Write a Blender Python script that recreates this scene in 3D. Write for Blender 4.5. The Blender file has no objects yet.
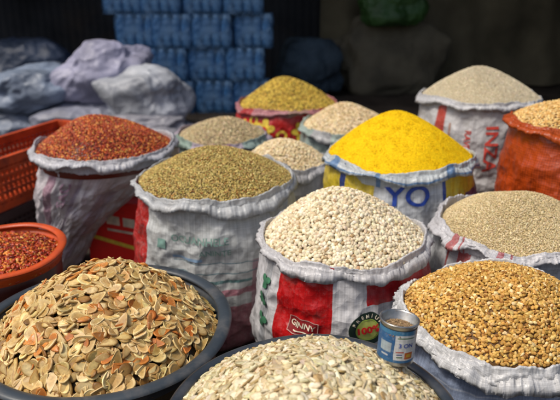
import bpy, bmesh, math, random
import numpy as np
from mathutils import Vector, Matrix, noise
random.seed(7); rng = np.random.default_rng(7)
PI = math.pi
S = bpy.context.scene
COL = S.collection
S.view_settings.view_transform = 'Standard'; S.view_settings.look = 'None'; S.view_settings.exposure = 0

# ---------------------------------------------------------------- helpers
def link(o, parent=None):
    COL.objects.link(o)
    if parent: o.parent = parent
    return o
def tag(o, label=None, cat=None, group=None, kind=None):
    if label: o['label'] = label
    if cat: o['category'] = cat
    if group: o['group'] = group
    if kind: o['kind'] = kind
    return o
def empty(name, loc, rot=(0, 0, 0)):
    o = bpy.data.objects.new(name, None); o.location = loc; o.rotation_euler = rot
    o.empty_display_size = .05
    return link(o)
def np_mesh(name, V, F, mat, parent=None, smooth=True, col=None, uv=None, loc=None):
    V = np.asarray(V, dtype=np.float32); F = np.asarray(F, dtype=np.int32)
    k = F.shape[1]
    me = bpy.data.meshes.new(name)
    me.vertices.add(len(V)); me.vertices.foreach_set('co', V.ravel())
    me.loops.add(F.size); me.loops.foreach_set('vertex_index', F.ravel())
    me.polygons.add(len(F))
    me.polygons.foreach_set('loop_start', np.arange(0, F.size, k, dtype=np.int32))
    me.polygons.foreach_set('loop_total', np.full(len(F), k, dtype=np.int32))
    me.polygons.foreach_set('use_smooth', np.full(len(F), smooth, dtype=bool))
    if col is not None:
        a = me.color_attributes.new('Col', 'FLOAT_COLOR', 'POINT')
        a.data.foreach_set('color', np.asarray(col, dtype=np.float32).ravel())
    if uv is not None:
        l = me.uv_layers.new(name='UVMap')
        l.data.foreach_set('uv', np.asarray(uv, dtype=np.float32)[F.ravel()].ravel())
    me.update(calc_edges=True); me.validate()
    me.materials.append(mat)
    o = bpy.data.objects.new(name, me); link(o, parent)
    if loc: o.location = loc
    return o
def grid_faces(nu, nv, wrap=False):
    F = []
    for j in range(nv - 1):
        for i in range(nu if wrap else nu - 1):
            a = j * nu + i; b = j * nu + (i + 1) % nu
            F.append((a, b, b + nu, a + nu))
    return F
def bm_obj(name, bm, mat, parent=None, smooth=False, loc=None):
    me = bpy.data.meshes.new(name); bm.to_mesh(me); bm.free()
    if smooth:
        for p in me.polygons: p.use_smooth = True
    me.materials.append(mat)
    o = bpy.data.objects.new(name, me); link(o, parent)
    if loc: o.location = loc
    return o
def add_box(bm, c, s, rz=0, bev=0.0):
    M = Matrix.Translation(c) @ Matrix.Rotation(rz, 4, 'Z') @ Matrix.Diagonal((s[0], s[1], s[2], 1))
    r = bmesh.ops.create_cube(bm, size=1, matrix=M)
    if bev:
        es = list({e for v in r['verts'] for e in v.link_edges})
        bmesh.ops.bevel(bm, geom=es, offset=bev, segments=2, affect='EDGES', profile=.6)
def lathe(name, prof, mat, parent=None, n=96, uv=False, wob=0.0):
    V = []; UV = []
    for j, (r, z) in enumerate(prof):
        for i in range(n + 1):
            t = PI/2 + 2*PI*i/n
            rr = r*(1 + wob*math.sin(2*t + 1) + wob*.6*math.sin(3*t))
            V.append((rr*math.cos(t), rr*math.sin(t), z)); UV.append((2*PI*i/n*prof[0][0] - PI*prof[0][0], z))
    return np_mesh(name, V, grid_faces(n + 1, len(prof)), mat, parent, True, None, UV)

# ---------------------------------------------------------------- materials
class NT:
    def __init__(s, name):
        s.m = bpy.data.materials.new(name); s.m.use_nodes = True
        s.nt = s.m.node_tree; s.b = s.nt.nodes['Principled BSDF']
    def n(s, t, **kw):
        x = s.nt.nodes.new(t)
        for k, v in kw.items(): setattr(x, k, v)
        return x
    def l(s, a, b): s.nt.links.new(a, b)
    def math(s, op, a, b=None, clamp=False):
        x = s.n('ShaderNodeMath', operation=op); x.use_clamp = clamp
        for i, q in enumerate((a, b)):
            if q is None: continue
            if isinstance(q, (int, float)): x.inputs[i].default_value = q
            else: s.l(q, x.inputs[i])
        return x.outputs[0]
    def mix(s, f, a, b, mode='MIX'):
        x = s.n('ShaderNodeMix', data_type='RGBA', blend_type=mode)
        for i, q in ((0, f), (6, a), (7, b)):
            if isinstance(q, (int, float)): x.inputs[i].default_value = q
            elif isinstance(q, tuple): x.inputs[i].default_value = (*q[:3], 1)
            else: s.l(q, x.inputs[i])
        return x.outputs[2]
    def noise(s, scale, detail=3, vec=None, rough=.5, kind=None):
        x = s.n('ShaderNodeTexNoise'); x.inputs['Scale'].default_value = scale
        x.inputs['Detail'].default_value = detail; x.inputs['Roughness'].default_value = rough
        if kind:
            try: x.noise_type = kind
            except Exception: pass
        if vec is not None: s.l(vec, x.inputs['Vector'])
        return x.outputs[0]
    def voro(s, scale, vec, dist=.3):
        nn = s.n('ShaderNodeTexNoise'); nn.inputs['Scale'].default_value = scale*.6; s.l(vec, nn.inputs['Vector'])
        a = s.n('ShaderNodeVectorMath', operation='SCALE'); s.l(nn.outputs['Color'], a.inputs[0]); a.inputs['Scale'].default_value = dist/scale*3
        b = s.n('ShaderNodeVectorMath', operation='ADD'); s.l(vec, b.inputs[0]); s.l(a.outputs[0], b.inputs[1])
        x = s.n('ShaderNodeTexVoronoi'); x.inputs['Scale'].default_value = scale; s.l(b.outputs[0], x.inputs['Vector'])
        return x.outputs['Distance']
    def remap(s, v, a, b, c, d):
        x = s.n('ShaderNodeMapRange')
        for i, q in enumerate((a, b, c, d)): x.inputs[i+1].default_value = q
        s.l(v, x.inputs[0]); return x.outputs[0]
    def bump(s, h, strength, dist, prev=None):
        x = s.n('ShaderNodeBump'); x.inputs['Strength'].default_value = strength; x.inputs['Distance'].default_value = dist
        s.l(h, x.inputs['Height'])
        if prev is not None: s.l(prev, x.inputs['Normal'])
        return x.outputs[0]
    def coord(s, off=0, sc=(1, 1, 1)):
        t = s.n('ShaderNodeTexCoord'); m = s.n('ShaderNodeMapping')
        m.inputs['Location'].default_value = (off, off*.7, off*.3); m.inputs['Scale'].default_value = sc
        s.l(t.outputs['Object'], m.inputs['Vector']); return m.outputs[0]

def plain(name, col, rough=.6, var=.25, scale=8, bump=.15, bscale=60, dist=.002, spec=.4, metal=0, dirt=None):
    M = NT(name); v = M.coord(random.random()*9)
    n = M.noise(scale, 5, v); f = M.remap(n, .3, .7, 1 - var, 1 + var*.4)
    cc = M.n('ShaderNodeCombineColor')
    for i in range(3): M.l(f, cc.inputs[i])
    c = M.mix(1.0, col, cc.outputs[0], 'MULTIPLY')
    if dirt:
        n2 = M.noise(scale*2.3, 6, v, .65); c = M.mix(M.remap(n2, .5, .72, 0, .8), c, dirt)
    M.l(c, M.b.inputs['Base Color'])
    M.b.inputs['Roughness'].default_value = rough; M.b.inputs['Metallic'].default_value = metal
    M.b.inputs['Specular IOR Level'].default_value = spec
    M.l(M.bump(M.noise(bscale, 4, v), bump, dist), M.b.inputs['Normal'])
    return M.m

def print_mat(name, base, rects=(), weave=.0030, rough=.34, crease=1.0, dirt=.3, seed=0, wear=.3, dirtcol=(.24, .19, .15), wc=.84, crisp=.6, thin=0.0):
    """printed woven plastic: rects = (u0,u1,v0,v1,colour) in metres round / up the sack"""
    dirt = dirt*.85; base = tuple(min(.80, q*1.08) for q in base)
    M = NT(name); v = M.coord(seed*3.1)
    uvn = M.n('ShaderNodeUVMap'); uvn.uv_map = 'UVMap'; sp = M.n('ShaderNodeSeparateXYZ'); M.l(uvn.outputs[0], sp.inputs[0])
    wob = M.math('MULTIPLY', M.math('SUBTRACT', M.noise(28, 2, v), .5), .006)
    u = M.math('ADD', sp.outputs[0], wob); w = M.math('ADD', sp.outputs[1], wob)
    c = base
    wearn = M.remap(M.noise(110, 4, v, .7), .34, .48, 1 - wear, 1)
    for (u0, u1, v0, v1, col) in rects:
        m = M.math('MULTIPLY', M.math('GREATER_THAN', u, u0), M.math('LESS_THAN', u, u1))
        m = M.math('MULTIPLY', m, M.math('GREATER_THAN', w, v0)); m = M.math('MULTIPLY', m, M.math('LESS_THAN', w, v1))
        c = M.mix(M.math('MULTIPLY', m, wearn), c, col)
    su = M.math('SINE', M.math('MULTIPLY', sp.outputs[0], 2*PI/weave)); sv = M.math('SINE', M.math('MULTIPLY', sp.outputs[1], 2*PI/weave))
    wv = M.math('ADD', M.math('MULTIPLY', su, .5), M.math('MULTIPLY', sv, .5))
    g = M.remap(wv, -1, 1, wc, 1.03)
    cb = M.n('ShaderNodeCombineXYZ'); M.l(M.math('MULTIPLY', sp.outputs[0], 240), cb.inputs[0]); M.l(M.math('MULTIPLY', sp.outputs[1], 3), cb.inputs[1])
    g = M.math('MULTIPLY', g, M.remap(M.noise(1, 2, cb.outputs[0]), .35, .65, .82, 1.04))
    cb2 = M.n('ShaderNodeCombineXYZ'); M.l(M.math('MULTIPLY', sp.outputs[0], 3), cb2.inputs[0]); M.l(M.math('MULTIPLY', sp.outputs[1], 280), cb2.inputs[1])
    g = M.math('MULTIPLY', g, M.remap(M.noise(1, 2, cb2.outputs[0]), .35, .65, .88, 1.03))
    d1 = M.remap(M.noise(7, 6, v, .6), .35, .7, 1, 1 - dirt)
    g = M.math('MULTIPLY', g, d1)
    rf = M.noise(1, 6, M.coord(seed*1.7, (15, 15, 8)), .6, 'RIDGED_MULTIFRACTAL')
    g = M.math('MULTIPLY', g, M.remap(rf, .15, .9, .86, 1.05))
    cc = M.n('ShaderNodeCombineColor')
    for i in range(3): M.l(g, cc.inputs[i])
    c = M.mix(1.0, c, cc.outputs[0], 'MULTIPLY')
    c = M.mix(M.remap(M.noise(14, 6, v, .7), .54, .78, 0, min(.8, dirt*1.6)), c, dirtcol)
    M.l(c, M.b.inputs['Base Color'])
    M.b.inputs['Roughness'].default_value = rough; M.b.inputs['Specular IOR Level'].default_value = .5
    cr = M.noise(1, 5, M.coord(seed*1.7, (11, 11, 6)), .55, 'RIDGED_MULTIFRACTAL')
    b1 = M.bump(cr, crease, .006)
    b1 = M.bump(M.voro(20, v), crisp, .012, b1)
    b1 = M.bump(M.voro(48, v), crisp*.8, .005, b1)
    b3 = M.bump(wv, .15, .0006, b1)
    M.l(b3, M.b.inputs['Normal'])
    if thin:
        t = M.n('ShaderNodeBsdfTranslucent'); M.l(c, t.inputs[0]); M.l(b3, t.inputs['Normal']); x = M.n('ShaderNodeMixShader'); x.inputs[0].default_value = thin
        M.l(M.b.outputs[0], x.inputs[1]); M.l(t.outputs[0], x.inputs[2]); M.l(x.outputs[0], M.nt.nodes['Material Output'].inputs[0])
    return M.m

def grain_mat(name, rough=.5, spec=.4, mott=.25, bump=.2):
    M = NT(name); a = M.n('ShaderNodeAttribute'); a.attribute_name = 'Col'
    v = M.coord(1)
    f = M.remap(M.noise(180, 3, v), .3, .7, 1 - mott, 1 + mott*.5)
    cc = M.n('ShaderNodeCombineColor')
    for i in range(3): M.l(f, cc.inputs[i])
    M.l(M.mix(1.0, a.outputs['Color'], cc.outputs[0], 'MULTIPLY'), M.b.inputs['Base Color'])
    M.b.inputs['Roughness'].default_value = rough; M.b.inputs['Specular IOR Level'].default_value = spec
    M.l(M.bump(M.noise(500, 2, v), bump, .0006), M.b.inputs['Normal'])
    return M.m
GM = grain_mat('grain', .58, .3); GMS = grain_mat('glossy_grain', .36, .5, .2); GMD = grain_mat('dusty_meal', .85, .15, .28, .9); GMF = grain_mat('flat_seed_grain', .48, .35, .22, .15)

# ---------------------------------------------------------------- grain templates
def ico(sub, s=(1, 1, 1), jit=0, seed=0):
    bm = bmesh.new(); bmesh.ops.create_icosphere(bm, subdivisions=sub, radius=.5)
    V = np.array([v.co[:] for v in bm.verts]); F = np.array([[v.index for v in f.verts] for f in bm.faces]); bm.free()
    if jit: V = V*(1 + np.random.default_rng(seed).uniform(-jit, jit, (len(V), 1)))
    return V*np.array(s), F
def teardrop(w=.55, th=.16, n=12, bend=.0, point=.5, cup=.0, seed=0, rimh=0.0, tint=None, irr=.02):
    """flat seed, length 1 along x; tint = colour factors from the middle to the edge"""
    r = np.random.default_rng(seed); rings = [(.35, th*.5), (0.66, th*.48), (.90, th*.38), (1, 0), (.90, -th*.40), (.62, -th*.5)]
    if rimh: rings = [(.35, th*.38), (.66, th*.36), (.84, th*.38), (.93, th*.44 + rimh), (1, 0), (.93, -th*.4), (.5, -th*.45)]
    a1, a2 = r.uniform(0, 6, 2); tt = 2*PI*np.arange(n)/n
    jit = 1 + r.uniform(-.012, .012, n) + irr*np.sin(2*tt + a1) + irr*np.sin(3*tt + a2)
    V = [(0, 0, rings[0][1])]; T = [0]
    for (k, z) in rings:
        for i in range(n):
            t = 2*PI*i/n
            x = .5*math.cos(t); y = .5*w*math.sin(t)*(1 - point*.5*(math.cos(t) + .15))
            if math.cos(t) > .6: x += point*.12*(math.cos(t) - .6)*2.5
            V.append((x*k*jit[i], y*k*jit[i], z)); T.append(k)
    V.append((0, 0, rings[-1][1])); T.append(0); V = np.array(V)
    V[:, 2] += bend*(V[:, 0]**2 - .1) + cup*((V[:, 1]/w)**2 - .08)
    F = []
    for i in range(n): F.append((0, 1 + i, 1 + (i+1) % n))
    for j in range(len(rings) - 1):
        for i in range(n):
            a = 1 + j*n + i; b = 1 + j*n + (i+1) % n
            F.append((a, a + n, b + n)); F.append((a, b + n, b))
    L = len(V) - 1; q = 1 + (len(rings)-1)*n
    for i in range(n): F.append((L, q + (i+1) % n, q + i))
    if tint is None: return V, np.array(F)
    T = np.clip((np.array(T) - .55)/.35, 0, 1)[:, None]
    return V, np.array(F), np.array(tint[0])*(1 - T) + np.array(tint[1])*T

def mound_fn(h, p, seed, amp=.006):
    r = np.random.default_rng(seed); K = r.uniform(6, 26, (5, 2))*r.choice([-1, 1], (5, 2)); P = r.uniform(0, 6, 5)
    ox, oy = r.uniform(-.10, .10, 2)
    def f(x, y, R):
        X = x - ox*R; Y = y - oy*R
        rho = np.clip(np.sqrt(x*x + y*y + 0*X)/R, 0, 1); rho2 = np.sqrt(((X*X + Y*Y)/R**2) + .012)
        rr = rho*rho + (1 - rho)*rho2*1.0
        z = h*(1 - np.clip(rr, 0, 1.05)**p)
        for k, q in zip(K, P): z = z + amp*.45*np.sin(k[0]*x + k[1]*y + q)*(1 - rho**3)
        return z
    return f
def shape_fn(a2, p2, a3, p3):
    return lambda t: 1 + a2*np.sin(2*t + p2) + a3*np.sin(3*t + p3)
def basis(n, spin, tilt):
    N = len(n)
    n = n + rng.normal(0, 1, (N, 3))*tilt; n /= np.linalg.norm(n, axis=1)[:, None]
    a = np.stack([np.cos(spin), np.sin(spin), np.zeros(N)], 1)
    t = a - n*(a*n).sum(1)[:, None]; t /= np.linalg.norm(t, axis=1)[:, None]
    b = np.cross(n, t)
    return np.stack([t, b, n], 2)
def scatter_pts(N, R, shp, mf, lift=0.0, jit=.6):
    i = np.arange(N) + .5; r = np.sqrt(i/N); t = i*2.399963
    x = r*np.cos(t); y = r*np.sin(t); sp = jit/math.sqrt(N)*1.8
    x += rng.normal(0, sp*.5, N); y += rng.normal(0, sp*.5, N)
    rr = np.sqrt(x*x + y*y); k = np.where(rr > .995, .995/rr, 1); x *= k; y *= k
    th = np.arctan2(y, x); s = shp(th); X = x*s*R; Y = y*s*R
    f = lambda a, b: mf(a/s, b/s, R)
    Z = f(X, Y); e = .004
    nx = -(f(X + e, Y) - f(X - e, Y))/(2*e); ny = -(f(X, Y + e) - f(X, Y - e))/(2*e)
    n = np.stack([nx, ny, np.ones(N)], 1); n /= np.linalg.norm(n, axis=1)[:, None]
    P = np.stack([X, Y, Z], 1) + n*lift
    return P, n
def pick_cols(N, pal, jit=.12):
    c = np.array([q[1] for q in pal]); w = np.array([q[0] for q in pal], float); w /= w.sum()
    k = c[rng.choice(len(pal), N, p=w)]
    k = k*(1 + rng.normal(0, jit, (N, 1))) * (1 + rng.normal(0, jit*.25, (N, 3)))
    return np.clip(k, 0, 1)
def inst(tm, P, Rm, sc, cols):
    Vs, Fs, Cs = [], [], []; off = 0
    which = rng.integers(0, len(tm), len(P))
    for q, tpl in enumerate(tm):
        V, F = tpl[0], tpl[1]
        ix = np.where(which == q)[0]
        if not len(ix): continue
        W = np.einsum('nij,nvj->nvi', Rm[ix], V[None]*sc[ix][:, None, :]) + P[ix][:, None, :]
        m, v = len(ix), len(V)
        C = np.repeat(cols[ix][:, None, :], v, 1)
        if len(tpl) > 2: C = np.clip(C*tpl[2][None], 0, .92)
        C = np.concatenate([C, np.ones((m, v, 1))], 2)
        Vs.append(W.reshape(-1, 3)); Fs.append((F[None] + (np.arange(m)*v)[:, None, None]).reshape(-1, 3) + off)
        Cs.append(C.reshape(-1, 4)); off += m*v
    return Vs, Fs, Cs, off
def base_mound(R, shp, mf, col, sink, off, nr=40, nt=96, fine=0, skirt=.06):
    V = []
    rows = [j/nr for j in range(nr + 1)]
    for k in rows:
        for i in range(nt):
            t = 2*PI*i/nt; s = float(shp(t)); x = k*R*math.cos(t)*s; y = k*R*math.sin(t)*s
            z = float(mf(np.array(x/s), np.array(y/s), R)) - sink
            if fine: z += fine*noise.noise(Vector((x*40, y*40, 3))) + fine*.7*noise.noise(Vector((x*130, y*130, 3)))
            V.append((x, y, z))
    for i in range(nt):
        x, y, z = V[nr*nt + i]; V.append((x*.98, y*.98, z - skirt))
    F4 = grid_faces(nt, nr + 2, True)
    F = []
    for (a, b, c, d) in F4: F.append((a, b, c)); F.append((a, c, d))
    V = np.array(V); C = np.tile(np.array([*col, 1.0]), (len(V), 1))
    return V, np.array(F) + off, C
def heap(name, label, cat, loc, R, h, p, tm, N, size, pal, under, shp=None, mat=None, tilt=.3, layer2=.4, seed=1, amp=.006, fine=0, szj=.15, lift=0, jit=.12, group=None, sink=.18):
    shp = shp or shape_fn(0, 0, 0, 0); mf = mound_fn(h, p, seed, amp)
    P, n = scatter_pts(N, R, shp, mf, lift)
    N2 = int(N*layer2)
    if N2:
        P2, n2 = scatter_pts(N2, R*.98, shp, mf, size*.32 + lift if tm[0][0][:, 2].max() > .2 else size*.13 + lift, 1.4)
        P = np.concatenate([P, P2]); n = np.concatenate([n, n2])
    N = len(P)
    Rm = basis(n, rng.uniform(0, 2*PI, N), tilt)
    sc = size*(1 + rng.normal(0, szj, (N, 1)))*(1 + rng.normal(0, .06, (N, 3)))
    Vs, Fs, Cs, off = inst(tm, P, Rm, sc, pick_cols(N, pal, jit))
    bv, bf, bc = base_mound(R, shp, mf, under, size*sink if not fine else 0, off, fine=fine, nr=40 if not fine else 110, nt=96 if not fine else 300)  # mound mostly coloured darker than its grains: painted shade for the gaps
    o = np_mesh(name, np.concatenate(Vs + [bv]), np.concatenate(Fs + [bf]), mat or GM, None, True, np.concatenate(Cs + [bc]))
    o.location = loc
    return tag(o, label, cat, group, 'stuff')

# ---------------------------------------------------------------- sacks
def nz(x, y, z): return noise.noise(Vector((x, y, z)))
def rg(x, y, z): return 1 - 2.6*abs(nz(x, y, z))
class Sack:
    def __init__(s, name, label, x, y, z, R, mb, mc, taper=.9, lean=(0, 0), drop=.034, flare=.016, seed=0, shp=(.02, 0, .015, 1), zt=.014, bulge=1.06, crump=1.0, neck=False, roll=.0026):
        s.x, s.y, s.H, s.R, s.seed, s.taper, s.lean, s.bulge, s.neck = x, y, z, R, seed*7.3, taper, lean, bulge, neck
        s.shp = shape_fn(*shp); s.zt = zt
        s.root = empty(name, (x, y, 0)); tag(s.root, label, 'sack')
        nu, nv = 300, 76
        V, UV = [], []
        for j in range(nv + 1):
            zz = s.H*(j/nv)*.99
            for i in range(nu + 1):
                t = PI/2 + 2*PI*i/nu
                V.append(s.surf(t, zz)); UV.append(((t - 1.5*PI)*R, zz))
        s.body = np_mesh('sack_body', V, grid_faces(nu + 1, nv + 1), mb, s.root, True, None, UV)
        prof = [(-.008, -.055, 0), (-.007, -.030, 0), (-.006, -.012, 0)]
        for k in range(0, 8):
            a = PI - PI*k/7; prof.append((roll*.9 + roll*1.15*math.cos(a) - .004, -.003 + roll*math.sin(a), 0))
        for k in range(1, 13):
            q = k/12; prof.append((roll*2 - .005 + (flare - roll)*q**.8, -.006 - drop*q, q))
        prof += [(flare + roll, -drop - .0065, 1), (flare + roll - .0015, -.8*drop, .8), (.005, -.4*drop, .4), (.001, -.02, .1), (-.004, -.05, 0)]
        V, UV = [], []; nu = 760
        sd = s.seed
        for (dr, dz, q) in prof:
            for i in range(nu + 1):
                t = PI/2 + 2*PI*i/nu; ct, st = math.cos(t), math.sin(t)
                ln = .90 + 1.2*nz(ct*1.7, st*1.7, sd + 4) + .22*nz(ct*5, st*5, sd + 14)
                ln = max(.22, ln)
                c1 = nz(ct*3.5 + q*.8, st*3.5, sd + q*1.0); c2 = rg(ct*6 + q*2.4, st*6 - q*1.2, sd + 20 + q*1.4); c3 = rg(ct*17 - q*4, st*17 + q*3, sd + 40 + q*3); c4 = nz(ct*40, st*40, sd + 44 + q*6)
                wv_ = .010*nz(ct*2.6, st*2.6, sd + 60) + .003*nz(ct*8, st*8, sd + 65)
                r = R*float(s.shp(t)) + dr*(1 + .8*nz(ct*3.5, st*3.5, sd + 30)) + crump*(.009*c1*q + .0040*c2*(.12 + .9*q) + .0028*c3*(.3 + q) + .0010*c4) + wv_
                z2 = s.H + s.rimz(t) + (dz*ln if q > 0 else dz) + crump*(.0026*c2*(1 - q) + .0020*c3 + .0050*nz(ct*5, st*5, sd + 70))
                V.append((r*ct, r*st, z2)); UV.append(((t - 1.5*PI)*R, dz))
        s.rim = np_mesh('rolled_rim', V, grid_faces(nu + 1, len(prof)), mc, s.root, True, None, UV)
    def rimz(s, t):
        return s.zt*(nz(math.cos(t)*1.3, math.sin(t)*1.3, s.seed + 2)*1.6 + .4*nz(math.cos(t)*5, math.sin(t)*5, s.seed))
    def surf(s, t, z, off=0.0, flat=1.0):
        ct, st = math.cos(t), math.sin(t); k = z/s.H
        if s.neck:
            q = min(1, max(0, (k - .34)/.60)); f = s.taper + (.965 - s.taper)*q**.95
        elif k < .5: f = s.taper + (s.bulge - s.taper)*math.sin(k/.5*PI/2)
        else: f = s.bulge + (.975 - s.bulge)*((k - .5)/.5)**1.3
        if k < .08: f *= .8 + .2*math.sqrt(max(0, 1 - (1 - k/.08)**2))
        R = s.R; px, py = ct*R, st*R
        d = .020*nz(px*4.5, py*4.5, z*4 + s.seed)
        d += .012*rg(px*8, py*8, z*3.2 + s.seed)*(.5 + .6*k)
        d += .010*nz(px*7, py*7, z*17 + s.seed + 3)
        d += .0065*rg(px*16 + z*6, py*16, z*9 + s.seed + 8)
        d += .0034*rg(px*34 - z*9, py*34, z*22 + s.seed + 18)
        if s.neck: d *= 1.3
        d *= 1 if k < .75 else max(.12, 1 - (k - .75)*4.4)
        r = R*f*float(s.shp(t)) + d + off
        e = (1 - min(1, k/.9))
        return (r*ct + s.lean[0]*e, r*st + s.lean[1]*e, z + (s.rimz(t)*max(0, (k - .8)/.2) if k > .8 else 0))
    def wrap(s, name, bm, mat, u0, z0, rot=0, off=.0035, step=.006):
        if rot: bmesh.ops.rotate(bm, verts=bm.verts, cent=(0, 0, 0), matrix=Matrix.Rotation(rot, 3, 'Z'))
        xs = [v.co.x for v in bm.verts]; ys = [v.co.y for v in bm.verts]
        for ax, lo, hi in ((0, min(xs), max(xs)), (1, min(ys), max(ys))):
            q = lo + step
            while q < hi:
                co = Vector((q, 0, 0)) if ax == 0 else Vector((0, q, 0)); no = Vector((1, 0, 0)) if ax == 0 else Vector((0, 1, 0))
                bmesh.ops.bisect_plane(bm, geom=bm.verts[:] + bm.edges[:] + bm.faces[:], plane_co=co, plane_no=no)
                q += step
        for v in bm.verts:
            v.co = Vector(s.surf(-PI/2 + (u0 + v.co.x)/s.R, z0 + v.co.y, off))
        return bm_obj(name, bm, mat, s.root, True)
    def heap(s, name, label, cat, h, p, tm, N, size, pal, under, fill=.014, **kw):
        return heap(name, label, cat, (s.x, s.y, s.H - fill), s.R*.975, h + fill, p, tm, N, size, pal, under, shp=s.shp, **kw)

def text_bm(body, size, bold=0.0, sx=1.0):
    cu = bpy.data.curves.new('lettering', 'FONT'); cu.body = body; cu.size = size; cu.offset = bold
    cu.align_x = 'CENTER'; cu.align_y = 'CENTER'
    ob = bpy.data.objects.new('lettering', cu); COL.objects.link(ob); bpy.context.view_layer.update()
    me = bpy.data.meshes.new_from_object(ob.evaluated_get(bpy.context.evaluated_depsgraph_get()))
    bm = bmesh.new(); bm.from_mesh(me); bpy.data.meshes.remove(me); bpy.data.objects.remove(ob); bpy.data.curves.remove(cu)
    for v in bm.verts: v.co.x *= sx
    return bm
def ring_bm(r0, r1, n=36):
    bm = bmesh.new(); a = []; b = []
    for i in range(n):
        t = 2*PI*i/n
        if r0: a.append(bm.verts.new((r0*math.cos(t), r0*math.sin(t), 0)))
        b.append(bm.verts.new((r1*math.cos(t), r1*math.sin(t), 0)))
    if r0:
        for i in range(n): bm.faces.new((a[i], b[i], b[(i+1) % n], a[(i+1) % n]))
    else: bm.faces.new(b)
    return bm
def frame_bm(w, h, t):
    bm = bmesh.new(); o = [bm.verts.new((x*w/2, y*h/2, 0)) for x, y in ((-1, -1), (1, -1), (1, 1), (-1, 1))]
    i_ = [bm.verts.new((x*(w/2 - t), y*(h/2 - t), 0)) for x, y in ((-1, -1), (1, -1), (1, 1), (-1, 1))]
    for k in range(4): bm.faces.new((o[k], o[(k+1) % 4], i_[(k+1) % 4], i_[k]))
    return bm
def petal_bm(n, r, dent=.45):
    bm = bmesh.new(); vs = []
    for i in range(72):
        t = 2*PI*i/72; q = r*(1 - dent + dent*abs(math.cos(n*t/2)))
        vs.append(bm.verts.new((q*math.cos(t), q*math.sin(t), 0)))
    c = bm.verts.new((0, 0, 0))
    for i in range(72): bm.faces.new((vs[i], vs[(i+1) % 72], c))
    return bm
def rect_bm(w, h):
    bm = bmesh.new(); bm.faces.new([bm.verts.new(p) for p in ((-w/2, -h/2, 0), (w/2, -h/2, 0), (w/2, h/2, 0), (-w/2, h/2, 0))]); return bm

WHITE = (.68, .67, .68); RED = (.62, .010, .012); INK = {}
def ink(name, col):
    if name not in INK: INK[name] = plain(name + '_ink', col, .5, .35, 40, .1)
    return INK[name]
TH = .18
bean = [ico(2, (1, .78, .68))]
lentil = [ico(1, (1, .8, .6), .06, 1), ico(1, (1, .85, .55), .06, 2)]
ricet = [ico(1, (1, .42, .4), .05, 1), ico(1, (.9, .5, .42), .08, 2)]
crumb = [ico(1, (1, .8, .7), .2, 1), ico(1, (1, .7, .6), .2, 2)]
flake = [ico(1, (1, .65, .16), .3, i) for i in range(4)]
kern = [ico(2, (1, .74, .5), .04, 3), ico(2, (1, .62, .5), .04, 4)]
mt = ((1.06, 1.05, 1.02), (.82, .76, .62))
melon = [teardrop(.58, .15, 18, .02, .6, 0, i, 0, mt) for i in range(3)] + [teardrop(.54, .14, 18, -.02, .65, .01, 9, 0, mt)]

# A  white beans
sA = Sack('grain_sack', 'white sack with broad red bands and a round badge, heaped with cream beans', .180, 1.567, .520, .230,
    print_mat('red_banded_sack', WHITE, [(-.195, -.045, 0, .6, RED), (.040, .32, .412, .6, RED), (.14, .32, .37, .6, RED), (-.26, -.225, .0, .6, (.45, .46, .48)), (.02, .026, 0, .40, (.45, .45, .48))], seed=1, wear=.06, dirt=.24),
    print_mat('white_sack_rim', (.72, .71, .72), [], seed=2, dirt=.18, thin=TH), seed=1, drop=.032, flare=.013, shp=(.015, .4, .01, 2), taper=.96, bulge=1.08)
sA.heap('white_bean_heap', 'heap of cream white beans filling the red banded sack in the centre', 'beans', .116, 1.75, bean, 3300, .0138,
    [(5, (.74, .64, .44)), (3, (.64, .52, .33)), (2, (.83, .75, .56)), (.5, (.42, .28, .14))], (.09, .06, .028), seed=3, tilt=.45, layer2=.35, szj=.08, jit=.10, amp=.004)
LU, LZ = -.112, .350
sA.wrap('red_print_label', rect_bm(.072, .036), ink('dark_red', (.20, .006, .008)), LU, LZ, -.05, .005)
sA.wrap('label_frame', frame_bm(.075, .039, .0018), ink('dull_pink', (.55, .30, .26)), LU, LZ, -.05, .0065)
sA.wrap('small_lettering', text_bm('GINNY', .0185, .0003, 1.08), ink('cream', (.75, .66, .5)), LU, LZ + .004, -.05, .008, .003)
sA.wrap('label_bar', rect_bm(.040, .0025), ink('cream', (.75, .66, .5)), LU, LZ - .011, -.05, .007)
BU, BZ = .038, .357
sA.wrap('badge_ring', ring_bm(.028, .044), ink('near_black_green', (.008, .022, .014)), BU, BZ, 0, .004)
sA.wrap('badge_edge', ring_bm(.0265, .0285), ink('badge_green', (.25, .38, .05)), BU, BZ, 0, .006)
sA.wrap('badge_disc', ring_bm(0, .027), ink('badge_yellow', (.42, .47, .10)), BU, BZ, 0, .004)
sA.wrap('badge_number', text_bm('100%', .025, .0012), ink('bright_red', (.6, .012, .012)), BU, BZ, .12, .0075, .003)
for k, ch in enumerate('PREMIUM'):
    a = math.radians(150 - k*20); b = text_bm(ch, .0115, .0002); bmesh.ops.rotate(b, verts=b.verts, cent=(0, 0, 0), matrix=Matrix.Rotation(a - PI/2, 3, 'Z'))
    sA.wrap('badge_letter', b, ink('cream', (.75, .66, .5)), BU + .036*math.cos(a), BZ + .036*math.sin(a), 0, .0075)
for (u, z, r) in ((-.24, .43, .5), (-.246, .375, -.4), (-.235, .32, .3)):
    b = petal_bm(3, .022, .7); sA.wrap('leaf_print', b, ink('leaf_green', (.05, .17, .09)), u, z, r, .005)

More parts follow.
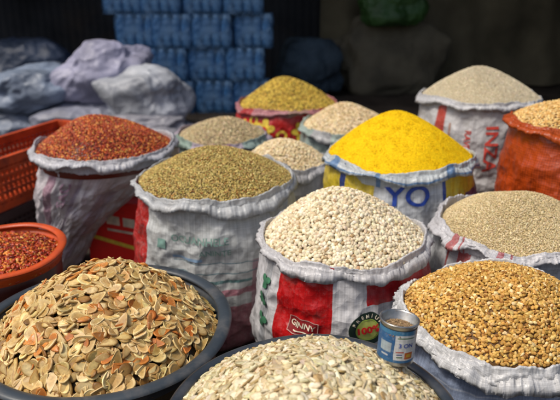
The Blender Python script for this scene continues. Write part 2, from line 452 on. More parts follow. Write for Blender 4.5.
# C  green brown lentils
sC = Sack('grain_sack', 'white sack with faded green lettering, heaped with greenish brown lentils', -.222, 1.963, .562, .262,
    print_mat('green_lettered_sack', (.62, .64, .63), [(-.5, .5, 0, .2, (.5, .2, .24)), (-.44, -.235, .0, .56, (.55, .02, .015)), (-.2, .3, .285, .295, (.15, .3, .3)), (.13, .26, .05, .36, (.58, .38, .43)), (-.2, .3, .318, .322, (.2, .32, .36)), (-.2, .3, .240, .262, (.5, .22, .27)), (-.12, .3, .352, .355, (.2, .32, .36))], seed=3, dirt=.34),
    print_mat('grey_sack_rim', (.66, .68, .69), [], seed=4, dirt=.22, thin=TH), seed=2, drop=.034, flare=.015, shp=(.02, 1.6, .012, 0))
sC.heap('lentil_heap', 'heap of small greenish brown lentils in the sack left of the white beans', 'lentils', .088, 1.75, lentil, 9500, .0074,
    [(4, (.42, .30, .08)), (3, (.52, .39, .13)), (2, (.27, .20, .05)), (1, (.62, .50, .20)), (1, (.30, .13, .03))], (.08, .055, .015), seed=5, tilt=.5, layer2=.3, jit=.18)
fg = ink('faded_green', (.17, .29, .25))
sC.wrap('upper_lettering', text_bm('OCUANHELE', .032, .0005, .95), fg, -.03, .432, .02, .0095)
sC.wrap('lower_lettering', text_bm('ANINTE', .027, .0004, .95), fg, .02, .394, .02, .0095)
sC.wrap('print_square', rect_bm(.030, .030), fg, -.155, .405, 0)
sC.wrap('print_bar', rect_bm(.10, .010), ink('faded_blue', (.24, .36, .50)), -.07, .367, 0)

# D  chilli flakes
sD = Sack('grain_sack', 'dirty white sack narrowing to its foot, heaped with red chilli flakes', -.713, 2.352, .572, .270,
    print_mat('pinkish_white_sack', (.70, .65, .68), [(-.17, -.12, .1, .5, (.52, .32, .40)), (-.02, .0, .1, .5, (.52, .44, .52)), (.10, .2, .1, .42, (.56, .47, .54))], seed=5, dirt=.3, crisp=.6),
    print_mat('bluish_white_rim', (.70, .70, .76), [], seed=6, dirt=.22, thin=TH), seed=3, drop=.036, flare=.015, taper=.40, lean=(-.30, .0), neck=True, shp=(.02, 2.5, .02, 1))
sD.heap('chilli_flake_heap', 'heap of red brown chilli flakes in the sack beside the orange crate', 'chilli flakes', .105, 1.65, flake + crumb, 7500, .0098,
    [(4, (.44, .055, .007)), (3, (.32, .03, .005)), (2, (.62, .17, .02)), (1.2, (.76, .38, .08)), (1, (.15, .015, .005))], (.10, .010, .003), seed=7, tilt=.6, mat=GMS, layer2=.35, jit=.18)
sD.wrap('faint_lettering', text_bm('SAC', .060, .0012), ink('faded_mauve', (.40, .25, .34)), -.06, .42, PI/2, .005)

# Y  yellow meal
sY = Sack('grain_sack', 'blue and yellow printed sack heaped with bright yellow meal', .436, 2.13, .602, .266,
    print_mat('blue_yellow_sack', (.64, .67, .70), [(-.45, -.125, 0, .60, (.72, .54, .035)), (.12, .5, 0, .60, (.72, .54, .035)), (-.26, -.235, .0, .6, (.03, .06, .25)), (.108, .122, 0, .6, (.03, .08, .36)), (.22, .5, 0, .50, (.03, .05, .14))], seed=7, wear=.1, dirt=.22),
    print_mat('pale_blue_rim', (.67, .72, .79), [(-.3, -.27, -1, 1, (.2, .35, .6)), (-.12, -.105, -1, 1, (.2, .35, .6)), (.12, .15, -1, 1, (.2, .35, .6)), (-.6, .6, -.03, -.024, (.2, .35, .6))], seed=8, dirt=.18, thin=TH), seed=4, drop=.030, flare=.013, shp=(.012, .2, .01, 2))
sY.heap('yellow_meal_heap', 'smooth cone of bright yellow meal in the blue and yellow sack', 'meal', .150, 1.42, crumb, 13000, .0034,
    [(5, (.82, .53, .004)), (2, (.90, .65, .012)), (1.5, (.62, .37, .003))], (.77, .49, .004), seed=9, tilt=.6, layer2=.0, mat=GMD, fine=.0028, amp=.009)
sY.wrap('large_lettering', text_bm('YO', .095, .0018, 1.1), ink('royal_blue', (.02, .06, .34)), -.012, .515, 0, .004)

# F golden grain, front right
sF = Sack('grain_sack', 'blue tinted sack with loose white folded rim, heaped with golden brown kernels at front right', .500, 1.205, .488, .213,
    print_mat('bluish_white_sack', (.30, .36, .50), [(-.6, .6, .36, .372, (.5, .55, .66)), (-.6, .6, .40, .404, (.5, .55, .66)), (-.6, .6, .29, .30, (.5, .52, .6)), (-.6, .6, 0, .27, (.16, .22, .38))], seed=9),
    print_mat('loose_white_rim', (.75, .75, .78), [], seed=10, dirt=.10, thin=TH), seed=5, drop=.042, flare=.022, shp=(.02, 1.2, .02, .5), zt=.02, crump=1.5, roll=.0035)
sF.heap('golden_kernel_heap', 'heap of golden brown kernels in the blue tinted sack at front right', 'kernels', .105, 1.75, kern, 4000, .0104,
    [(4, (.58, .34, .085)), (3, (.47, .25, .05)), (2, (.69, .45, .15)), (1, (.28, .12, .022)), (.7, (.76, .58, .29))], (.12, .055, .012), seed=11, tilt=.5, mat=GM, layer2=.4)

# G tan rice, right
sG = Sack('grain_sack', 'white sack with red stripes at the right edge, heaped with pale tan rice', .705, 1.64, .521, .232,
    print_mat('red_lined_sack', (.64, .64, .66), [(-.28, -.27, 0, .6, (.5, .08, .08)), (-.24, -.20, 0, .6, (.55, .12, .12)), (-.17, -.16, 0, .6, (.5, .08, .08)), (-.1, -.02, .2, .45, (.55, .2, .2))], seed=11),
    print_mat('thin_white_rim', (.73, .72, .75), [(-.26, -.235, -1, 1, (.6, .2, .2)), (-.225, -.22, -1, 1, (.6, .2, .2)), (-.13, -.115, -1, 1, (.6, .2, .22)), (-.10, -.095, -1, 1, (.6, .2, .22))], seed=12, dirt=.12, thin=TH), seed=6, drop=.046, flare=.020, shp=(.02, .2, .02, 2.5), zt=.015, crump=1.4, roll=.0032)
sG.heap('tan_rice_heap', 'low mound of pale tan rice in the sack behind the golden kernels', 'rice', .085, 1.7, ricet, 15000, .0067,
    [(4, (.62, .49, .27)), (3, (.52, .40, .20)), (2, (.73, .61, .38))], (.32, .23, .10), seed=13, tilt=.4, layer2=.3)

# H olive seeds, far middle
sH = Sack('grain_sack', 'red sack printed with yellow flowers and a pink rolled rim, farthest back', .042, 3.546, .497, .292,
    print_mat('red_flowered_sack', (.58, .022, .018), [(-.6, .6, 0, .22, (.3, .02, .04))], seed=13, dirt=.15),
    print_mat('pink_rim', (.56, .24, .26), [(-.3, -.2, -1, 1, (.58, .06, .06)), (.0, .12, -1, 1, (.60, .36, .30)), (.2, .26, -1, 1, (.58, .06, .06))], seed=14, dirt=.2, thin=TH), seed=7, drop=.034, flare=.02)
sH.heap('olive_seed_heap', 'heap of speckled olive gold seeds in the red flowered sack at the back', 'seeds', .145, 1.5, lentil, 5600, .0125,
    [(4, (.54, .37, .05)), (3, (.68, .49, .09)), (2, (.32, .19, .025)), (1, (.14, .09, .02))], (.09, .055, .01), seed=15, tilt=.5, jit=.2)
for (u, z, r) in ((-.12, .40, .055), (.07, .39, .05), (.24, .40, .05), (-.26, .39, .05)):
    sH.wrap('flower_print', petal_bm(5, r, .5), ink('flower_yellow', (.80, .58, .06)), u, z, u*9, .004, .015)
    sH.wrap('flower_centre', ring_bm(0, r*.28, 18), ink('bright_red', (.6, .012, .012)), u, z, 0, .008, .015)
for (u, z) in ((-.03, .37), (.155, .43), (-.19, .44)):
    sH.wrap('swirl_print', ring_bm(.016, .028, 20), ink('flower_yellow', (.80, .58, .06)), u, z, 0, .004, .015)

# I grey tan seeds
sI = Sack('grain_sack', 'small low sack with a mauve and green rim behind the lentils', -.29, 2.93, .47, .218,
    print_mat('mauve_sack', (.46, .36, .46), [(-.3, .0, .0, .6, (.2, .32, .28))], seed=15),
    print_mat('mauve_green_rim', (.54, .46, .54), [(-.3, -.12, -1, 1, (.38, .52, .44)), (-.02, .06, -1, 1, (.58, .32, .44)), (.12, .3, -1, 1, (.40, .54, .49))], seed=16, thin=TH), seed=8, drop=.036, flare=.018)
sI.heap('grey_tan_seed_heap', 'low heap of grey tan seeds in the mauve and green rimmed sack', 'seeds', .065, 1.7, lentil, 3200, .0115,
    [(4, (.48, .38, .21)), (3, (.37, .28, .15)), (2, (.60, .49, .30))], (.11, .08, .04), seed=17, tilt=.5, jit=.18)

# J cream beans
sJ = Sack('grain_sack', 'small grey sack of cream beans wedged between the lentils and the yellow meal', .021, 2.43, .478, .180,
    print_mat('dull_grey_sack', (.42, .42, .44), [], seed=17, dirt=.45),
    print_mat('dull_grey_rim', (.56, .56, .58), [], seed=18, thin=TH), seed=9, drop=.036, flare=.016)
sJ.heap('cream_bean_heap', 'heap of cream beans between the lentils and the yellow meal', 'beans', .085, 1.7, bean, 1900, .0122,
    [(4, (.70, .56, .33)), (3, (.58, .44, .24)), (2, (.78, .67, .45))], (.11, .07, .035), seed=19, tilt=.5, szj=.08)

# K cream beans far
sK = Sack('grain_sack', 'sack with a pale green rim and pale beans behind the yellow meal', .353, 3.098, .478, .235,
    print_mat('green_tinted_sack', (.34, .42, .38), [], seed=19, dirt=.4),
    print_mat('pale_green_rim', (.46, .56, .50), [(-.2, -.1, -1, 1, (.58, .58, .58)), (.05, .1, -1, 1, (.58, .34, .34))], seed=20, thin=TH), seed=10, drop=.036, flare=.018)
sK.heap('pale_bean_heap', 'heap of pale beans in the green rimmed sack behind the yellow meal', 'beans', .095, 1.6, bean, 2600, .0135,
    [(4, (.68, .53, .31)), (3, (.55, .41, .21)), (2, (.78, .65, .43))], (.11, .07, .035), seed=21, tilt=.5, szj=.08)

# L white rice top right
sL = Sack('grain_sack', 'tall grey white sack with red upright lettering, heaped with off white grain', .928, 2.77, .69, .272,
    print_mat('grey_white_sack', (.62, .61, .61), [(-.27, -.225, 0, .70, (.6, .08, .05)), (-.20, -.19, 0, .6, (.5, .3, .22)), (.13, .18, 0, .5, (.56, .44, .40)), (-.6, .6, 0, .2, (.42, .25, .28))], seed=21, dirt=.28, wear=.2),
    print_mat('off_white_rim', (.70, .70, .71), [], seed=22, dirt=.18, thin=TH), seed=11, drop=.032, flare=.013)
sL.heap('off_white_grain_heap', 'smooth heap of fine off white grain in the tall sack at the back right', 'grain', .128, 1.5, ricet, 9000, .0068,
    [(4, (.68, .60, .43)), (3, (.59, .50, .34)), (2, (.76, .69, .53))], (.48, .41, .27), seed=23, tilt=.5, layer2=.2, mat=GMD)
sL.wrap('large_lettering', text_bm('INZA', .070, .0012, 1.2), ink('brick_red', (.56, .06, .04)), -.03, .505, -PI/2)
sL.wrap('side_lettering', text_bm('RAVE', .034, .0005), ink('brick_red', (.56, .06, .04)), -.12, .54, -PI/2)

# M orange mesh sack
sM = Sack('grain_sack', 'red orange mesh sack at the right edge, filled with orange tan grain', 1.065, 2.10, .728, .235,
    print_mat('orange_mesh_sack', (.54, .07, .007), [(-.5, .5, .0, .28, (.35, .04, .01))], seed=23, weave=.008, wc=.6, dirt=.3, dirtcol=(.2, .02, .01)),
    print_mat('orange_mesh_rim', (.60, .095, .011), [], seed=24, weave=.008, wc=.7, dirt=.15, dirtcol=(.3, .04, .01), thin=TH), seed=12, drop=.034, flare=.016)
sM.heap('orange_tan_grain_heap', 'heap of orange tan grain in the red orange mesh sack at the right edge', 'grain', .075, 1.6, kern, 3600, .0105,
    [(4, (.68, .44, .16)), (3, (.56, .32, .09)), (2, (.78, .58, .27))], (.16, .08, .025), seed=25, tilt=.5, layer2=.3)

# ---------------------------------------------------------------- basins
def basin(name, label, x, y, zb, z, R, mat, lip=.014, foot=.72):
    r = empty(name, (x, y, zb)); tag(r, label, 'basin'); d = z - zb
    prof = [(R*.02, .004), (R*foot*.9, .004), (R*foot, .0), (R*foot + .006, .01), (R*(foot*.5 + .47), d*.5), (R*.965, d*.86), (R*.975, d - .015),
            (R*.955, d - .012), (R*.94, d*.8), (R*(foot*.5 + .45), d*.5), (R*foot*.93, .016), (R*.02, .014)]
    lathe('bowl', prof, mat, r, 120, wob=.004)
    V = []; K = 14; nu = 160
    for k in range(K + 1):
        a = 2*PI*k/K
        for i in range(nu + 1):
            t = 2*PI*i/nu; rr = R*(1 + .004*math.sin(2*t + 1)) - lip*.6 + lip*1.25*math.cos(a); zz = d - lip*.6 + lip*.6*math.sin(a) + .004*math.sin(2*t) + .0012*math.sin(5*t + 1)
            V.append((rr*math.cos(t), rr*math.sin(t), zz))
    np_mesh('rim', V, grid_faces(nu + 1, K + 1), mat, r)
    return r
slate = plain('slate_plastic', (.036, .047, .058), .40, .5, 6, .3, 90, .001, .5, dirt=(.11, .105, .10))
slate2 = plain('black_plastic', (.024, .031, .040), .36, .4, 6, .25, 90, .001, .5, dirt=(.08, .08, .085))
orangep = plain('orange_plastic', (.58, .08, .012), .38, .3, 7, .2, 80, .001, .45, dirt=(.32, .05, .02))
BX, BYY, BZZ, BR = -.415, 1.222, .441, .291
basin('plastic_basin', 'slate grey plastic basin of large flat seeds at front left', BX, BYY, .25, BZZ, BR, slate, .013)
basin('plastic_basin', 'black plastic basin of small white seeds at the bottom centre', .055, .819, .25, .505, .248, slate2, .009)
basin('plastic_basin', 'orange plastic basin of chilli flakes at the left edge', -.830, 1.585, .25, .458, .192, orangep, .010)
heap('white_melon_seed_heap', 'heap of small flat white melon seeds in the black basin', 'seeds', (.055, .819, .505 - .016), .237, .100, 2.4, melon, 1800, .0255,
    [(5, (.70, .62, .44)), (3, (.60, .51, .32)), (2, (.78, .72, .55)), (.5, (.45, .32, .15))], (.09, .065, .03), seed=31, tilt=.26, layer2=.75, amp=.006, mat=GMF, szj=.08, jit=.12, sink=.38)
heap('coarse_chilli_heap', 'heap of coarse dark red chilli flakes in the orange basin', 'chilli flakes', (-.830, 1.585, .458 - .035), .180, .06, 1.7, flake, 2600, .018,
    [(4, (.40, .032, .006)), (3, (.52, .08, .01)), (2, (.70, .24, .03)), (1.5, (.16, .012, .004)), (.6, (.78, .46, .12))], (.06, .008, .003), seed=33, tilt=.5, mat=GMS)

# large flat seeds: bottom layers as one heap, the top layer seed by seed
palB = [(5, (.60, .44, .19)), (4, (.49, .34, .13)), (3, (.72, .57, .28)), (1.4, (.48, .17, .028)), (1.6, (.30, .17, .05))]
bt = ((.84, .70, .48), (1.16, 1.14, 1.14)); bt2 = ((1.05, 1.02, .96), (.62, .46, .26))
bigseed = [teardrop(.58, .10, 22, .02, .65, .01, 1, .012, bt, .03), teardrop(.54, .10, 22, -.03, .75, .0, 2, 0, bt2, .03), teardrop(.62, .10, 22, .02, .60, -.01, 3, .012, bt, .035),
           teardrop(.52, .11, 22, .0, .80, .02, 4, .010, bt, .035), teardrop(.57, .11, 22, .0, .70, -.02, 5, 0, bt2, .03), teardrop(.62, .10, 22, .02, .55, .01, 6, .012, bt, .04)]
shB = shape_fn(0, 0, 0, 0)
BH, BP, BA = .146, 2.0, .012
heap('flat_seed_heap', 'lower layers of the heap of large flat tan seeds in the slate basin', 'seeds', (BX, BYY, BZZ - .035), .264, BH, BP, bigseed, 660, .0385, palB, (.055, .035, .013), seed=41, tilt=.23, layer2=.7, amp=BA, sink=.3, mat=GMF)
def seed_mat(name, cols, rough):
    M = NT(name); oi = M.n('ShaderNodeObjectInfo'); cr = M.n('ShaderNodeValToRGB'); M.l(oi.outputs['Random'], cr.inputs[0])
    e = cr.color_ramp.elements
    while len(e) < len(cols): e.new(.5)
    for i, c in enumerate(cols): e[i].position = i/(len(cols)-1); e[i].color = (*c, 1)
    at = M.n('ShaderNodeAttribute'); at.attribute_name = 'Col'
    c0 = M.mix(1.0, cr.outputs[0], at.outputs['Color'], 'MULTIPLY')
    t = M.n('ShaderNodeTexCoord'); av = M.n('ShaderNodeVectorMath', operation='ADD'); M.l(t.outputs['Object'], av.inputs[0]); M.l(oi.outputs['Location'], av.inputs[1])
    v = av.outputs[0]; n = M.noise(85, 5, v, .6); c = M.mix(M.remap(n, .44, .66, 0, .65), c0, (.28, .145, .045))
    c = M.mix(M.remap(M.noise(200, 2, v), .55, .7, 0, .25), c, (.80, .67, .38))
    M.l(c, M.b.inputs['Base Color']); M.b.inputs['Roughness'].default_value = rough
    M.l(M.bump(M.noise(160, 4, v), .35, .001), M.b.inputs['Normal']); return M.m
SM = [seed_mat('tan_seed_skin', [(.48, .34, .13), (.68, .52, .24), (.55, .40, .16), (.76, .62, .32), (.40, .26, .09), (.64, .49, .20)], .44), seed_mat('russet_seed_skin', [(.44, .15, .025), (.64, .25, .04), (.52, .19, .03)], .38)]
smesh = []
for (V, F, T) in bigseed:
    for m in SM:
        o = np_mesh('flat_seed', V*.0385, F, m, None, True, np.concatenate([T, np.ones((len(T), 1))], 1)); smesh.append(o.data); bpy.data.objects.remove(o)
mfB = mound_fn(BH, BP, 41, BA)
P, n = scatter_pts(300, .249, shB, mfB, .0085, 1.5)
Rm = basis(n, rng.uniform(0, 2*PI, 300), .24)
for i in range(300):
    russ = random.random() < .14
    o = bpy.data.objects.new('flat_seed', smesh[random.randrange(6)*2 + (1 if russ else 0)]); COL.objects.link(o)
    s = random.uniform(.78, 1.20)
    M4 = Matrix([list(r) for r in Rm[i]]).to_4x4()
    o.matrix_world = Matrix.Translation((P[i][0] + BX, P[i][1] + BYY, P[i][2] + BZZ - .035 + random.uniform(0, .003))) @ M4 @ Matrix.Diagonal((s, s*random.uniform(.82, 1.1), s, 1))
    if russ: tag(o, 'russet brown flat seed on top of the heap in the slate basin', 'seed', 'russet flat seeds on the heap in the slate basin')
    else: tag(o, 'tan flat seed on top of the heap in the slate basin', 'seed', 'tan flat seeds on the heap in the slate basin')

# ---------------------------------------------------------------- tin can
tin = plain('tin_metal', (.45, .45, .43), .34, .35, 30, .1, 90, .0005, .5, .9, dirt=(.25, .18, .12))
lab = print_mat('can_label', (.70, .72, .72), [(-.12, -.016, 0, .2, (.02, .13, .33)), (.032, .12, 0, .2, (.02, .13, .33)), (-.2, .2, .0, .014, (.03, .16, .36)), (-.2, .2, .071, .2, (.05, .22, .40)),
    (.006, .026, .017, .032, (.62, .14, .02)), (.010, .022, .021, .028, (.75, .45, .05)), (-.010, .002, .020, .023, (.1, .2, .1)), (-.010, .001, .026, .029, (.1, .12, .3)), (-.012, .004, .032, .035, (.5, .05, .03)), (-.048, -.022, .03, .052, (.45, .55, .6)), (-.044, -.028, .020, .024, (.6, .65, .68)), (-.012, .026, .063, .066, (.1, .2, .1))], weave=.002, rough=.35, crease=.05, crisp=.05, dirt=.3, seed=30, wear=.15)
can = empty('tin_can', (.207, .915, .556), (math.radians(-4), math.radians(4), .1)); can.scale = (.88, .88, .83); tag(can, 'small open tin can with a blue and white label standing in the white seeds', 'can')
r = .0375
lathe('can_body', [(r, 0), (r, .003), (r - .001, .006), (r - .001, .084), (r + .001, .088), (r + .0015, .090), (r, .092), (r - .002, .090), (r - .0025, .02), (.001, .02)], tin, can, 64)
lathe('paper_label', [(r, .008), (r, .081)], lab, can, 64)
lathe('can_rim', [(r - .002, .0905), (r - .001, .0935), (r + .0012, .0945), (r + .003, .093), (r + .0028, .0895), (r + .001, .088)], tin, can, 64)
def can_text(txt, size, u, z, mat):
    bm = text_bm(txt, size, .0003)
    for v in bm.verts:
        a = -PI/2 + (u + v.co.x)/r; v.co = Vector(((r + .0006)*math.cos(a), (r + .0006)*math.sin(a), z + v.co.y))
    bm_obj('label_lettering', bm, mat, can)
can_text('3 ON', .013, .007, .048, ink('royal_blue', (.02, .06, .34)))
heap('brown_spice', 'brown ground spice inside the open tin can', 'spice', (.2085, .916, .616), .029, .004, 1.6, crumb, 500, .0035, [(3, (.24, .15, .07)), (2, (.34, .23, .12))], (.12, .07, .03), seed=51, layer2=0, amp=.001)

# ---------------------------------------------------------------- supports
wood = plain('weathered_wood', (.045, .03, .02), .85, .4, 12, .5, 40, .003, .15)
b = empty('market_bench', (-.63, 1.28, 0)); tag(b, 'low weathered wooden bench under the slate and orange basins', 'bench')
bm = bmesh.new()
for k in range(6): add_box(bm, (0, -.34 + k*.135, .235), (.90, .127, .026), 0, .003)
bm_obj('bench_top', bm, wood, b)
for sx in (-.40, .40):
    for sy in (-.3, .3):
        bm = bmesh.new(); add_box(bm, (sx, sy, .11), (.05, .05, .22), 0, .004); bm_obj('leg', bm, wood, b)
b = empty('wooden_stool', (.055, .80, 0)); tag(b, 'small wooden stool under the black basin', 'stool')
bm = bmesh.new(); add_box(bm, (0, 0, .235), (.36, .36, .028), 0, .004); bm_obj('stool_top', bm, wood, b)
for sx in (-.15, .15):
    for sy in (-.15, .15):
        bm = bmesh.new(); add_box(bm, (sx, sy, .11), (.04, .04, .22), 0, .004); bm_obj('leg', bm, wood, b)

# ---------------------------------------------------------------- crates
def crate(label, x, y, z, rz, mat, L=.84, W=.32, H=.30):
    c = empty('plastic_crate', (x, y, z), (0, 0, rz)); tag(c, label, 'crate', None)
    for side in range(4):
        bm = bmesh.new(); long = side < 2; ln = L if long else W; sg = 1 if side % 2 else -1
        def bx(u, zz, su, sz, d=.014):
            if long: add_box(bm, (u, sg*(W/2 - .01), zz), (su, d, sz), 0, .002)
            else: add_box(bm, (sg*(L/2 - .01), u, zz), (d, su - .03, sz), 0, .002)
        bx(0, H - .02, ln, .04, .026); bx(0, .02, ln, .035)
        for q in (.2, .35, .50, .65, .78): bx(0, H*q, ln, .014)
        nS = int(ln/.030)
        for k in range(nS + 1):
            u = -ln/2 + .01 + k*(ln - .02)/nS
            bx(u*.97, H*.5, .013, H - .05, .011)
        bm_obj('side_panel', bm, mat, c)
    bm = bmesh.new()
    for k in range(10): add_box(bm, (-L/2 + .06 + k*(L - .12)/9, 0, .012), (.03, W - .04, .01))
    for k in range(5): add_box(bm, (0, -W/2 + .06 + k*(W - .12)/4, .022), (L - .05, .03, .008))
    bm_obj('crate_floor', bm, mat, c)
crp = plain('orange_crate_plastic', (.54, .074, .018), .5, .4, 8, .15, 60, .001, .35, dirt=(.16, .03, .018))
crd = plain('dark_crate_plastic', (.05, .03, .03), .5, .3, 8, .15, 60, .001, .4)
ca = math.atan2(.544, .224); cx, cy = -1.125 - .16*math.sin(ca), 2.83 + .16*math.cos(ca)
crate('orange fine meshed plastic crate at the left edge, behind the chilli flakes', cx, cy, .195, ca, crp, H=.245)
crate('dark slatted crate under the orange crate', cx, cy, .0, ca, crd, H=.192)

# red box
redbox = plain('red_card', (.80, .018, .014), .4, .12, 9, .2, 40, .001, .4, dirt=(.55, .02, .02))
rb = empty('cardboard_box', (-.625, 2.47, 0), (0, 0, -.03)); tag(rb, 'red cardboard box with pale marks between the feet of the chilli flake and lentil sacks', 'box')
bm = bmesh.new(); add_box(bm, (0, 0, .150), (.40, .22, .30), 0, .004); bm_obj('box_body', bm, redbox, rb)
fy = ink('flower_yellow', (.72, .52, .06)); cream = ink('cream', (.75, .66, .5)); FZ = -.1125
def boxmark(name, pts, mat):
    bm = bmesh.new(); bm.faces.new([bm.verts.new((p[0], FZ, p[1])) for p in pts]); bm_obj(name, bm, mat, rb)
boxmark('yellow_stripe', ((-.19, .165), (-.19, .147), (.13, .045), (.13, .063)), fy)
boxmark('white_mark', ((-.11, .250), (-.11, .210), (-.055, .200), (-.055, .240)), cream)
boxmark('white_mark', ((-.04, .237), (-.04, .197), (.01, .188), (.01, .228)), cream)
boxmark('white_mark', ((-.11, .190), (-.11, .179), (.02, .155), (.02, .166)), cream)
bm = bmesh.new(); add_box(bm, (0, 0, .3015), (.40, .05, .002)); bm_obj('packing_tape', bm, plain('brown_tape', (.3, .18, .08), .3), rb)

# ---------------------------------------------------------------- background
g = bmesh.new(); bmesh.ops.create_grid(g, x_segments=60, y_segments=60, size=40)
gr = bm_obj('ground', g, plain('trodden_earth', (.06, .048, .038), .9, .5, 3, .8, 18, .02, .15, dirt=(.03, .024, .02))); tag(gr, kind='structure')

def pack(label, x, y, z, proto, rz):
    p = empty('water_bottle_pack', (x, y, z), (0, 0, rz)); tag(p, label, 'bottle pack', 'packs of blue water bottles stacked behind the stall')
    for k in range(4):
        for j in range(2):
            o = bpy.data.objects.new('bottle', proto[0]); link(o, p); o.location = (-.128 + .085*k, -.043 + .085*j, 0)
            c = bpy.data.objects.new('cap', proto[1]); link(c, o)
    o = bpy.data.objects.new('shrink_wrap', proto[2]); link(o, p)
bl = plain('blue_bottle_plastic', (.06, .27, .58), .3, .8, 7, .6, 25, .006, .5, dirt=(.34, .54, .70))
cp = plain('pale_blue_cap', (.34, .52, .70), .4)
o1 = lathe('bottle', [(.030, .0), (.038, .01), (.041, .05), (.036, .06), (.041, .07), (.041, .12), (.036, .13), (.041, .14), (.041, .20), (.036, .235), (.022, .260), (.018, .272)], bl, None, 20)
o2 = lathe('cap', [(.001, .290), (.019, .290), (.020, .264)], cp, None, 16)
M = NT('clear_blue_film'); tr = M.n('ShaderNodeBsdfTransparent'); tr.inputs[0].default_value = (.85, .93, 1, 1); mx = M.n('ShaderNodeMixShader')
M.l(M.remap(M.noise(7, 4, M.coord(2)), .35, .65, .15, .85), mx.inputs[0])
fc = M.mix(M.remap(M.noise(4, 5, M.coord(5)), .35, .65, 0, 1), (.09, .24, .48), (.24, .42, .64)); M.l(fc, M.b.inputs['Base Color']); M.b.inputs['Roughness'].default_value = .3
M.l(M.bump(M.noise(14, 4, M.coord(1)), 1, .03), M.b.inputs['Normal'])
M.l(tr.outputs[0], mx.inputs[1]); M.l(M.b.outputs[0], mx.inputs[2]); M.l(mx.outputs[0], M.nt.nodes['Material Output'].inputs[0])
V = []; nu, nv = 72, 30
for j in range(nv + 1):
    q = j/nv; z = .000 + .297*q; sh = 1 - .06*max(0, (q - .8)/.2)**2
    for i in range(nu):
        t = 2*PI*i/nu; c_, s_ = math.cos(t), math.sin(t)
        x = math.copysign(abs(c_)**.32, c_)*.180*sh; y = math.copysign(abs(s_)**.32, s_)*.090*sh
        k = 1 + .03*nz(c_*3, s_*3, q*6) + .02*(1 - 2*abs(nz(c_*7, s_*7, q*7)))
        V.append((x*k, y*k, z))
o3 = np_mesh('shrink_wrap', V, grid_faces(nu, nv + 1, True), M.m)
proto = (o1.data, o2.data, o3.data)
for o in (o1, o2, o3): bpy.data.objects.remove(o)
ords = ['first', 'second', 'third', 'fourth']
BY = 5.6
for c in range(4):
    for r_ in range(4):
        rw = ['on the ground', 'in the second layer', 'in the third layer', 'in the top layer'][r_]
        pack('pack of blue water bottles %s, %s from the left' % (rw, ords[c]), -1.38 + c*.354 + (.05, .0, .07, -.02)[r_] + random.uniform(-.012, .012), BY + random.uniform(-.05, .05), r_*.293, proto, random.uniform(-.10, .10))

def bag(label, x, y, z, s, col, seed, rz=0, name='stuffed_bag', cat='bag', tie=True, slump=0.0, bmp=.5):
    M = NT('bag_%d_fabric' % seed); v = M.coord(seed)
    c = M.mix(M.remap(M.noise(3, 5, v), .35, .65, 0, 1), tuple(q*.6 for q in col), tuple(min(1, q*1.2) for q in col))
    M.l(c, M.b.inputs['Base Color']); M.b.inputs['Roughness'].default_value = .5 if bmp > .3 else .8
    M.l(M.bump(M.voro(9, v, .6), bmp, .04), M.b.inputs['Normal']); mat = M.m
    b = empty(name, (x, y, z), (0, 0, rz)); tag(b, label, cat)
    V = []; nu, nv = 120, 64
    for j in range(nv + 1):
        ph = -PI/2 + PI*j/nv
        for i in range(nu):
            t = 2*PI*i/nu; cx, cy, cz = math.cos(ph)*math.cos(t), math.cos(ph)*math.sin(t), math.sin(ph)
            k = 1 + .34*nz(cx*1.2, cy*1.2, cz*1.2 + seed) + .07*rg(cx*2.2, cy*2.2, cz*1.8 + seed*3) + .03*rg(cx*5, cy*5, cz*4 + seed)
            sx = lambda q: math.copysign(abs(q)**.86, q)
            V.append((sx(cx)*s[0]*k + slump*max(0, cz)**2, sx(cy)*s[1]*k, max(-s[2]*.92, sx(cz)*s[2]*k)))
    top = V[-1]
    np_mesh('bag_body', V, grid_faces(nu, nv + 1, True), mat, b)
    if tie:
        V = []
        for j in range(12):
            q = j/11; rr = .02 + .03*(q - .25)**2*4
            for i in range(40):
                t = 2*PI*i/40; k = 1 + .35*math.sin(7*t + seed)*q
                V.append((top[0] + rr*k*math.cos(t) + .10*q*q, top[1] + rr*k*math.sin(t), top[2] - .03 + .07*math.sin(q*2)))
        np_mesh('gathered_neck', V, grid_faces(40, 12, True), mat, b)
bag('lilac white slumped bag on the pile, left of the bottles', -1.42, 4.85, .45, (.34, .28, .24), (.32, .32, .44), 1, .2, slump=.10, tie=False)
bag('off white slumped bag in front of the blue bottles', -1.06, 4.65, .33, (.32, .25, .21), (.36, .38, .42), 2, -.2, slump=-.08, tie=False)
bag('blue grey slumped bag at the left of the pile', -1.95, 4.8, .36, (.34, .28, .17), (.20, .25, .34), 3, .4, slump=.08, tie=False)
bag('dark blue slumped bag at the far left of the pile', -2.3, 5.5, .38, (.40, .36, .28), (.045, .065, .11), 4, 0, tie=False)
bag('grey bag on the ground under the off white one', -1.06, 4.55, .10, (.38, .27, .12), (.23, .23, .26), 5, .1, tie=False)
bag('grey bag on the ground under the lilac one', -1.55, 4.75, .13, (.42, .28, .15), (.22, .23, .29), 6, -.1, tie=False)
bag('dull grey bag on the ground at the left end of the pile', -2.05, 4.75, .11, (.34, .28, .13), (.18, .21, .27), 12, .1, tie=False)
bag('olive brown cloth covered heap in front of the hanging cloth', 1.16, 6.6, .36, (.60, .20, .40), (.13, .112, .072), 7, .1, 'covered_heap', 'heap', False, 0, .05)
bag('dark green bag lying on the olive brown covered heap', 1.14, 6.45, .90, (.32, .22, .20), (.045, .12, .028), 9, 0, tie=False)
bag('dim blue grey bundle between the bottles and the covered heap', .30, 6.3, .30, (.34, .25, .32), (.04, .065, .09), 13, .3, 'cloth_bundle', 'bundle', False, 0, .2)

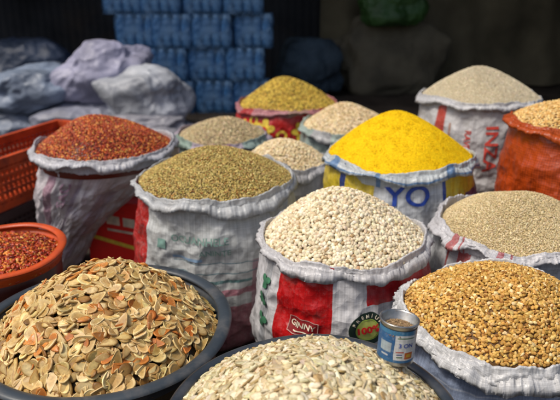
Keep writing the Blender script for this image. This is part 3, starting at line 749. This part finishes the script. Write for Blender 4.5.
# hanging cloth + back wall + added shade canopy
V = []; nu, nv = 160, 30
for j in range(nv + 1):
    z = 2.5*j/nv
    for i in range(nu + 1):
        x = .45 + 3.3*i/nu; V.append((x, 6.95 + .06*math.sin(x*6 + .4*math.sin(z*2)) + .03*math.sin(x*14 + z) + .05*nz(x*3, z*2, 1), z + .02))
o = np_mesh('hanging_cloth', V, grid_faces(nu + 1, nv + 1), plain('olive_brown_cloth', (.16, .138, .088), .85, .6, 1.6, .3, 60, .003, .1)); tag(o, 'olive brown cloth hanging in folds against the back wall', 'curtain')
V = []
for j in range(2):
    for i in range(801):
        x = -7 + 14*i/800; V.append((x, 7.4 + .005*math.sin(x*2*PI/.09), 2.7*j))
o = np_mesh('back_wall', V, grid_faces(801, 2), plain('dark_iron_sheet', (.055, .056, .062), .9, .7, .9, .2, 30, .002, .05, dirt=(.07, .055, .045))); tag(o, 'dark corrugated iron wall behind the whole stall', 'wall')
cn = empty('added_shade_canopy', (0, 6.0, 0)); tag(cn, 'unseen canopy added to shade the goods at the back', 'canopy')  # out of view, added to keep light off the background goods
V = []
for j in range(2):
    for i in range(401):
        x = -7 + 14*i/400; V.append((x, (-1.25 + 3.0*j), 2.4 + .15*j + .012*math.sin(x*2*PI/.12)))
np_mesh('shade_roof_sheet', V, grid_faces(401, 2), plain('shade_roof_iron', (.04, .035, .03), .7), cn)
for x in (-3.4, 3.5):
    bm = bmesh.new(); add_box(bm, (x, -1.2, 1.2), (.08, .08, 2.4), .1, .006); bm_obj('post', bm, wood, cn)
bm = bmesh.new()
for k in range(16): add_box(bm, (0, -1.8 + k*.23, 1.25), (.03, .222, 2.5), 0, .004)
o = bm_obj('side_wall', bm, wood); o.location = (3.9, 5.7, 0); tag(o, 'dark board wall closing the right side of the stall', 'wall')

# ---------------------------------------------------------------- light + camera
W = bpy.data.worlds.new('World'); S.world = W; W.use_nodes = True
nt = W.node_tree; bg = nt.nodes['Background']; sky = nt.nodes.new('ShaderNodeTexSky'); sky.sky_type = 'NISHITA'; sky.sun_disc = False
d = Vector((.46, .20, -.86)).normalized()
sky.sun_elevation = math.asin(-d.z); sky.sun_rotation = math.atan2(-d.x, -d.y); sky.air_density = 1.0; sky.dust_density = 5.5
nt.links.new(sky.outputs[0], bg.inputs[0]); bg.inputs[1].default_value = .125
L = bpy.data.lights.new('sun', 'SUN'); L.energy = 2.5; L.angle = math.radians(14); L.color = (1, .95, .86)
lo = bpy.data.objects.new('sun', L); COL.objects.link(lo); lo.rotation_euler = d.to_track_quat('-Z', 'Y').to_euler()

cam = bpy.data.cameras.new('camera'); co = bpy.data.objects.new('camera', cam); COL.objects.link(co)
co.location = (0, 0, 1.2); co.rotation_euler = (math.radians(90 - 20.5), 0, 0)
cam.lens = 38.57; cam.sensor_width = 36; cam.clip_start = .05; cam.clip_end = 200
cam.dof.use_dof = True; cam.dof.focus_distance = 1.28; cam.dof.aperture_fstop = 3.8
S.camera = co
